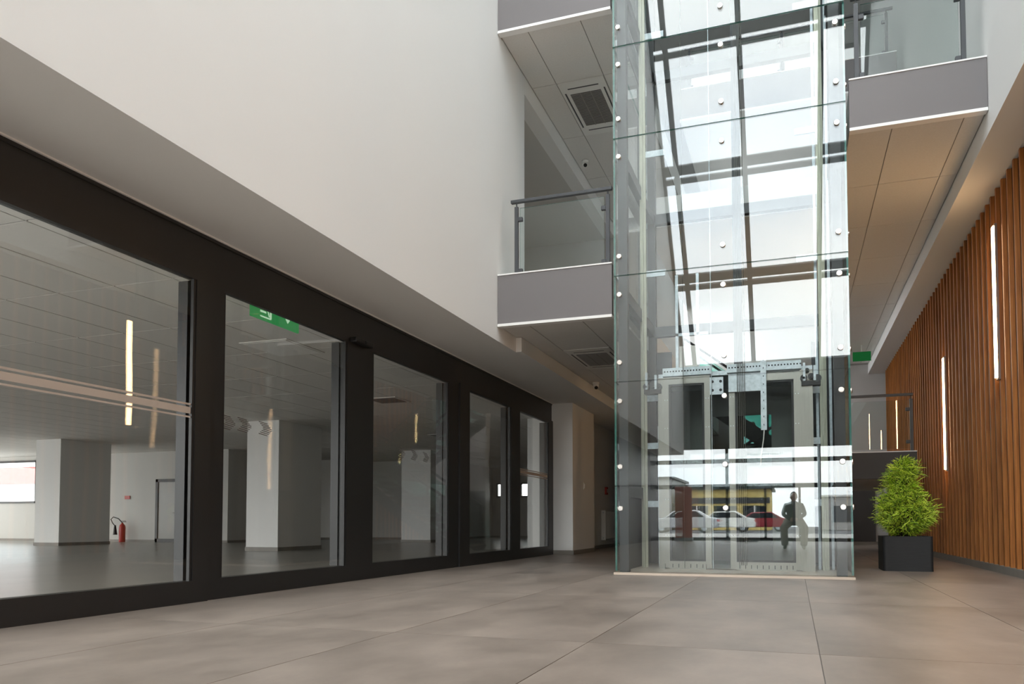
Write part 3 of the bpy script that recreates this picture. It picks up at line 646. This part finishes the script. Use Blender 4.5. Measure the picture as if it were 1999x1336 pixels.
# exit sign hanging inside above the first sliding door
es = thing('exit_sign', 'green emergency exit sign hanging inside over the first sliding door', 'sign', (-5.15, 7.0, 2.8)); X_ = -5.15
box('panel', (X_ - .02, X_, 6.60, 7.42, 2.775, 3.06), M['green_sign'], es)
def sq(pts, mi=0): return MB().add([(X_ + .003, a, b) for a, b in pts], [tuple(range(len(pts)))])
sq([(6.74, 2.80), (6.92, 2.80), (6.92, 2.815), (6.74, 2.815)]).build('symbol_bar', M['sign_white'], es)
sq([(6.74, 2.85), (6.84, 2.85), (6.84, 2.87), (6.74, 2.87)]).build('symbol_bar', M['sign_white'], es)
sq([(6.74, 2.91), (6.88, 2.91), (6.88, 2.93), (6.74, 2.93)]).build('symbol_bar', M['sign_white'], es)
sq([(6.90, 2.81), (6.93, 2.81), (6.93, 3.0), (6.90, 3.0)]).build('door_symbol', M['sign_white'], es)
sq([(6.84, 2.96), (6.90, 2.83), (6.885, 2.82), (6.82, 2.95)]).build('runner_symbol', M['sign_white'], es)
sq([(7.10, 2.95), (7.32, 2.95), (7.21, 2.83)]).build('arrow_symbol', M['sign_white'], es)
for y in (6.7, 7.3): MB().tube([(X_ - .01, y, 3.05), (X_ - .01, y, 3.1)], .008, 6).build('rod', M['white_plastic'], es)
es2 = thing('exit_sign', 'dim green exit sign below the upper right ceiling far back', 'sign', (1.75, 23, 5.1))
box('panel', (1.55, 2.0, 23.0, 23.02, 5.0, 5.25), M['green_dim'], es2); MB().tube([(1.77, 23.01, 5.25), (1.77, 23.01, 5.43)], .008, 6).build('rod', M['white_plastic'], es2)
# ------------------------------------------------------------------ ceiling cassettes, cameras, wall fittings
def cassette(lab, x0, x1, y0, y1, z):
    t = thing('ceiling_cassette', lab, 'air vent', ((x0 + x1) / 2, (y0 + y1) / 2, z), 'air cassettes under the left galleries')
    box('panel', (x0 + .01, x1 - .01, y0 + .01, y1 - .01, z - .01, z + .012), M['white_plastic'], t)
    gx0, gx1, gy0, gy1 = x0 + .13, x1 - .13, y0 + .36, y1 - .36
    gp = box('grille', (gx0, gx1, gy0, gy1, z - .014, z - .009), M['anth2'], t)
    n = 26
    for k in range(n):
        yy = gy0 + (gy1 - gy0) * (k + .5) / n; box('grille_bar', (gx0, gx1, yy - .008, yy + .008, z - .02, z - .014), mat_bar, gp)
    for k in (1, 2): xx = gx0 + (gx1 - gx0) * k / 3; box('grille_rib', (xx - .006, xx + .006, gy0, gy1, z - .022, z - .014), mat_bar, gp)
    for b in ((gx0 - .08, gx0 - .055, gy0 - .05, gy1 + .05), (gx1 + .055, gx1 + .08, gy0 - .05, gy1 + .05), (gx0, gx1, gy0 - .18, gy0 - .15), (gx0, gx1, gy1 + .15, gy1 + .18)):
        box('air_slot', (b[0], b[1], b[2], b[3], z - .0115, z - .0095), M['anth2'], t)
mat_bar = mat('grille_bar_grey', (.30, .285, .27), .5)
cassette('white air cassette with grey grille under the second-floor gallery', -3.44, -2.68, 11.77, 13.55, 7.6)
cassette('white air cassette with grille under the first-floor gallery', -3.44, -2.68, 12.08, 13.74, 3.42)
def cctv(lab, x, y, z):
    t = thing('security_camera', lab, 'camera', (x, y, z), 'dome cameras under the left galleries')
    MB().lathe((x, y, z), [(.065, 0), (.065, -.03), (.055, -.045)], 20).build('mount', M['white_plastic'], t, smooth=True)
    c = Vector((x, y, z - .075)); b = MB()
    b.lathe(c, [(.012, .058), (.04, .044), (.058, .012), (.06, -.01), (.05, -.035), (.03, -.052), (.008, -.06)], 18); b.build('eyeball', M['white_plastic'], t, smooth=True)
    d = Vector((.25, -.75, -.6)).normalized()
    MB().tube([c + d * .035, c + d * .068], .034, 16).build('lens', M['black'], t)
cctv('white eyeball camera under the second-floor gallery', -3.67, 14.5, 7.6)
cctv('white eyeball camera under the first-floor gallery beside the beam', -3.62, 15.1, 3.42)
lsw = thing('light_switch', 'white switch on the pier beside the storefront', 'switch', (-4.37, 17.14, 1.45))
MB().box(-4.37, -4.358, 17.0, 17.16, 1.40, 1.56).build('plate', M['white_plastic'], lsw, bevel=.004); MB().box(-4.36, -4.345, 17.03, 17.13, 1.43, 1.53).build('rocker', M['white_plastic'], lsw, bevel=.003)
cp = thing('fire_call_point', 'red fire alarm call point on the hall wall above the radiator', 'alarm', (-4.75, 20.9, 1.5))
MB().box(-4.75, -4.70, 20.75, 20.95, 1.42, 1.62).build('housing', M['red'], cp, bevel=.008); box('button_plate', (-4.699, -4.695, 20.8, 20.9, 1.47, 1.57), M['white_plastic'], cp)
rd = thing('radiator', 'white panel radiator on the hall wall left of the lift', 'radiator', (-4.68, 20.9, .2))
for k in range(12): MB().box(-4.70, -4.64, 20.3 + k * .1, 20.385 + k * .1, .24, .96).build('fin', M['radiator'], rd, bevel=.01)
box('end_panel', (-4.74, -4.62, 20.27, 20.3, .21, .99), M['radiator'], rd, bevel=.006); box('back_panel', (-4.74, -4.70, 20.3, 21.5, .23, .97), M['radiator'], rd)
for z in (.27, .93): MB().lathe((-4.68, 20.27, z), [(.018, 0), (.016, -.012)], 12, 'y').build('plug', M['galv'], rd)
# ------------------------------------------------------------------ planter with shrub
pt = thing('planter', 'charcoal rectangular planter standing by the wooden slats', 'planter', (1.48, 12.6, 0))
def rr(x0, x1, y0, y1, r, n=5):
    out = []
    for cx_, cy_, a0 in ((x1 - r, y1 - r, 0), (x0 + r, y1 - r, 90), (x0 + r, y0 + r, 180), (x1 - r, y0 + r, 270)):
        for k in range(n + 1): a = math.radians(a0 + 90 * k / n); out.append((cx_ + r * math.cos(a), cy_ + r * math.sin(a)))
    return out
px0, px1, py0, py1 = 1.165, 1.80, 12.2, 12.9
o1 = rr(px0, px1, py0, py1, .045); i1 = rr(px0 + .035, px1 - .035, py0 + .035, py1 - .035, .03); n = len(o1)
V = [(x, y, 0) for x, y in o1] + [(x, y, .485) for x, y in o1] + [(x, y, .485) for x, y in i1] + [(x, y, .40) for x, y in i1]
Fc = [tuple(reversed(range(n)))]
for a in range(3): Fc += [(a*n + i, a*n + (i+1) % n, (a+1)*n + (i+1) % n, (a+1)*n + i) for i in range(n)]
MB().add(V, Fc).build('pot', M['pot'], pt)
MB().add([(x, y, .42) for x, y in i1], [tuple(range(n))]).build('soil', M['soil'], pt)
sb = thing('shrub', 'bright green feathery conifer shrub growing in the charcoal planter', 'shrub', (1.48, 12.55, .42))
CX, CYY = 1.485, 12.55
MB().tube([(CX, CYY, .40), (CX + .01, CYY, .7), (CX - .01, CYY + .01, 1.1), (CX + .02, CYY, 1.45)], [.028, .024, .018, .006], 8).build('trunk', M['bark'], sb, smooth=True)
rng = random.Random(3)
def rad(z):
    pts = [(.54, .10), (.62, .24), (.70, .37), (.80, .40), (.90, .375), (1.0, .325), (1.10, .265), (1.18, .195), (1.23, .165), (1.30, .185), (1.40, .18), (1.50, .145), (1.58, .08), (1.63, 0)]
    for (a, ra), (b, rb) in zip(pts[:-1], pts[1:]):
        if a <= z <= b: return ra + (rb - ra) * (z - a) / (b - a)
    return 0
fo = MB(); br = MB()
lumps = [(rng.uniform(0, 6.28), rng.uniform(.55, 1.5), rng.uniform(.8, 1.22)) for _ in range(26)]
for s in range(620):
    z = rng.uniform(.58, 1.58); a = rng.uniform(0, 2 * math.pi); r = rad(z)
    if rng.random() > r / .39 + .15: continue
    k = 1.0
    for (la, lz, lk) in lumps:
        d = (math.cos(a - la) > .8) and abs(z - lz) < .14
        if d: k *= lk
    k = max(.72, min(1.25, k)) * rng.uniform(.82, 1.06)
    R = r * k
    base = Vector((CX, CYY, z - .10 - .35 * R)); dirv = Vector((math.cos(a), math.sin(a), 0))
    tip = Vector((CX, CYY, z)) + dirv * R
    mid = base.lerp(tip, .55) + Vector((0, 0, -.02))
    br.tube([base, mid, tip], [.006, .004, .0015], 4, cap=False)
    for t in range(9):                                  # thread-like sprays along the branch
        f = rng.uniform(.42, 1.0); p = base.lerp(mid, f / .55) if f < .55 else mid.lerp(tip, (f - .55) / .45)
        d = (dirv * rng.uniform(.2, 1.0) + Vector((rng.gauss(0, .55), rng.gauss(0, .55), rng.gauss(.25, .45)))).normalized()
        L = rng.uniform(.06, .16); q = p + d * L * .5 + Vector((0, 0, .008)); e = p + d * L + Vector((0, 0, -.012))
        fo.tube([p, q, e], [.0042, .0036, .0016], 3, mi=rng.choice((0, 0, 1, 1, 2)), cap=False)
        for u in range(2):
            d2 = (d + Vector((rng.gauss(0, .6), rng.gauss(0, .6), rng.gauss(0, .5)))).normalized()
            s0 = p.lerp(q, rng.uniform(.3, 1)); fo.tube([s0, s0 + d2 * L * .45], [.0034, .0014], 3, mi=rng.choice((0, 1, 1, 2)), cap=False)
br.build('branch', M['bark'], sb); fo_o = fo.build('foliage', [M['leaf'], M['leaf_light'], M['leaf_dark']], sb); fo_o['kind'] = 'stuff'
# ------------------------------------------------------------------ street outside, seen mirrored in the lift glass
yb = thing('street_building', 'long low yellow building across the street mirrored in the lift', 'building', (-4, -55, 0))
box('wall', (-9.5, -1.9, -58, -50, 0, 3.5), M['yellow'], yb); box('roof', (-9.8, -1.6, -58.4, -49.6, 3.5, 3.7), M['cladding'], yb); box('shopfront_band', (-9.5, -1.9, -50.05, -49.9, 2.3, 2.8), M['cladding'], yb)
for k in range(3):
    x = -8.9 + k * 2.4; wdw = box('window', (x, x + 1.9, -50.06, -49.95, .4, 2.1), M['carglass'], yb); box('window_bar', (x + .9, x + 1.0, -49.95, -49.9, .4, 2.1), M['white_plastic'], wdw)
pb = thing('street_building', 'pale flat-roofed building right of the yellow one across the street', 'building', (6, -56, 0))
box('wall', (2.4, 16, -62, -54, 0, 2.9), M['paving'], pb); box('roof', (2.2, 16.2, -62.2, -53.8, 2.9, 3.05), M['white_plastic'], pb)
for k in range(4): box('window', (3.2 + k * 3.2, 5.1 + k * 3.2, -54.02, -53.95, .7, 2.1), M['carglass'], pb)
gb = thing('street_building', 'grey building left of the yellow one across the street', 'building', (-20, -56, 0))
box('wall', (-34, -10.4, -62, -52, 0, 4.6), M['grey_wall'], gb); box('roof', (-34.3, -10.1, -62.2, -51.8, 4.6, 4.8), M['cladding'], gb)
for k in range(6): box('window', (-33 + k * 3.8, -31 + k * 3.8, -52.02, -51.95, .9, 2.4), M['carglass'], gb)
rb = thing('yard_building', 'red and white hall behind the office window at the far left', 'building', (-40, 45, 0))
box('wall', (-90, -20, 48, 56, 0, atY(30, 912, 48).z), M['white_plastic'], rb)
box('red_band', (-90, -20, 47.9, 48, atY(30, 946, 47.9).z, atY(30, 913, 47.9).z), M['red'], rb)
def carm(lab, x, y, m, rz=0):
    t = thing('parked_car', lab, 'car', (x, y, 0), 'parked cars in the street'); 
    prof = [(-2.1, .32), (-2.15, .62), (-2.0, .86), (-1.15, .96), (-.55, 1.40), (.85, 1.44), (1.55, 1.02), (2.05, .94), (2.12, .6), (2.05, .32)]
    MB().prism([(x + a, y - .85, z) for a, z in prof], (0, 1.7, 0)).build('body', m, t, bevel=.06)
    for yy in (y - .86, y + .855): MB().prism([(x - .98, yy, .98), (x - .5, yy, 1.34), (x + .80, yy, 1.38), (x + 1.35, yy, 1.0)], (0, .006, 0)).build('side_window', M['carglass'], t)
    for xx in (-1.32, 1.32):
        for yy in (-.80, .62):
            wv_ = MB().lathe((x + xx, y + yy, .32), [(.26, 0), (.32, .03), (.32, .16), (.26, .19)], 20, 'y').build('wheel', M['tyre'], t)
            MB().lathe((x + xx, y + yy - .005, .32), [(.19, 0), (.19, .2)], 14, 'y').build('hub', M['galv'], wv_)
    for yy in (-.55, .55): box('tail_light', (x + 2.08, x + 2.15, y + yy - .15, y + yy + .15, .72, .86), M['red'], t)
    return t
carm('silver car parked across the street mirrored low in the lift glass', -6.6, -31, M['silver'])
carm('white car parked behind the silver one in the street', -4.6, -36, M['white_plastic'])
carm('dark red car parked right of the other cars in the street', -2.4, -41, M['carred'])
# ------------------------------------------------------------------ photographer, mirrored in the lift glass
pr = thing('person', 'person in dark green jacket and pale trousers crouching with a phone', 'person', (0, -.6, 0))
def skin(name, verts, edges, m, root=0, parent=pr):
    me = bpy.data.meshes.new(name); me.from_pydata([v[:3] for v in verts], edges, []); me.materials.append(m)
    ob = link(name, me, parent); sk = ob.modifiers.new('skin', 'SKIN'); sk.use_smooth_shade = True
    for i, v in enumerate(verts): d = me.skin_vertices[0].data[i]; d.radius = (v[3], v[3] if len(v) < 5 else v[4]); d.use_root = (i == root)
    su = ob.modifiers.new('sub', 'SUBSURF'); su.levels = 2; su.render_levels = 2
    return ob
by = -.62
skin('body', [(0, by - .25, .72, .14, .13), (0, by - .12, .90, .15, .12), (0, by + .02, 1.08, .16, .12), (0, by + .08, 1.17, .07), (0, by + .12, 1.22, .06),
      (-.18, by + .04, 1.10, .075), (-.26, by + .14, .88, .055), (-.08, by + .34, .74, .04), (.18, by + .04, 1.10, .075), (.26, by + .14, .88, .055), (.08, by + .34, .74, .04),
      (-.12, by - .24, .68, .105), (-.24, by + .08, .52, .08), (-.22, by - .14, .14, .05), (-.22, by - .16, .06, .05), (-.23, by + .06, .04, .04),
      (.12, by - .24, .68, .105), (.24, by + .08, .52, .08), (.22, by - .14, .14, .05), (.22, by - .16, .06, .05), (.23, by + .06, .04, .04)],
     [(0, 1), (1, 2), (2, 3), (3, 4), (2, 5), (5, 6), (6, 7), (2, 8), (8, 9), (9, 10), (0, 11), (11, 12), (12, 13), (13, 14), (14, 15), (0, 16), (16, 17), (17, 18), (18, 19), (19, 20)], M['jacket'])
def ell(name, c, r, m, n=14, k=10, cut=-1.0):
    b = MB(); prof = []
    pts = []
    for i in range(k + 1):
        th = -math.pi / 2 + math.pi * i / k; pts.append((math.cos(th), math.sin(th)))
    b.lathe((0, 0, 0), [(max(.001, p[0]), p[1]) for p in pts], n)
    b.v = [(c[0] + x * r[0], c[1] + y_ * r[1], c[2] + z * r[2]) for x, y_, z in b.v]
    return b.build(name, m, pr, smooth=True)
ell('head', (0, by + .16, 1.31), (.078, .095, .115), M['skin']); ell('hair', (0, by + .135, 1.345), (.084, .095, .098), M['hair'])
MB().tube([(0, by + .25, 1.33), (0, by + .275, 1.29), (0, by + .255, 1.285)], [.008, .014, .01], 8).build('nose', M['skin'], pr, smooth=True)
for s in (-1, 1):
    ell('ear', (s * .08, by + .15, 1.30), (.012, .022, .032), M['skin']); ell('eye', (s * .03, by + .245, 1.325), (.012, .008, .008), M['white_plastic'])
    ell('palm', (s * .07, by + .37, .735), (.022, .04, .045), M['skin'])
    for f in range(4):
        z = .765 - f * .02; MB().tube([(s * .075, by + .39, z), (s * .06, by + .425, z), (s * .035, by + .425, z), (s * .028, by + .41, z)], [.009, .009, .008, .006], 6).build('finger', M['skin'], pr, smooth=True)
    MB().tube([(s * .07, by + .36, .77), (s * .05, by + .375, .79), (s * .03, by + .385, .78)], [.011, .01, .008], 6).build('thumb', M['skin'], pr, smooth=True)
    MB().tube([(s * .12, by - .25, .70), (s * .245, by + .085, .53), (s * .225, by - .13, .12)], [.125, .098, .085], 14).build('trouser_leg', M['trousers'], pr, smooth=True)
ph = thing('phone', 'dark phone held by the crouching person', 'phone', (0, by + .41, .74)); MB().box(-.04, .04, by + .395, by + .403, .70, .78).build('case', M['black'], ph, bevel=.003)
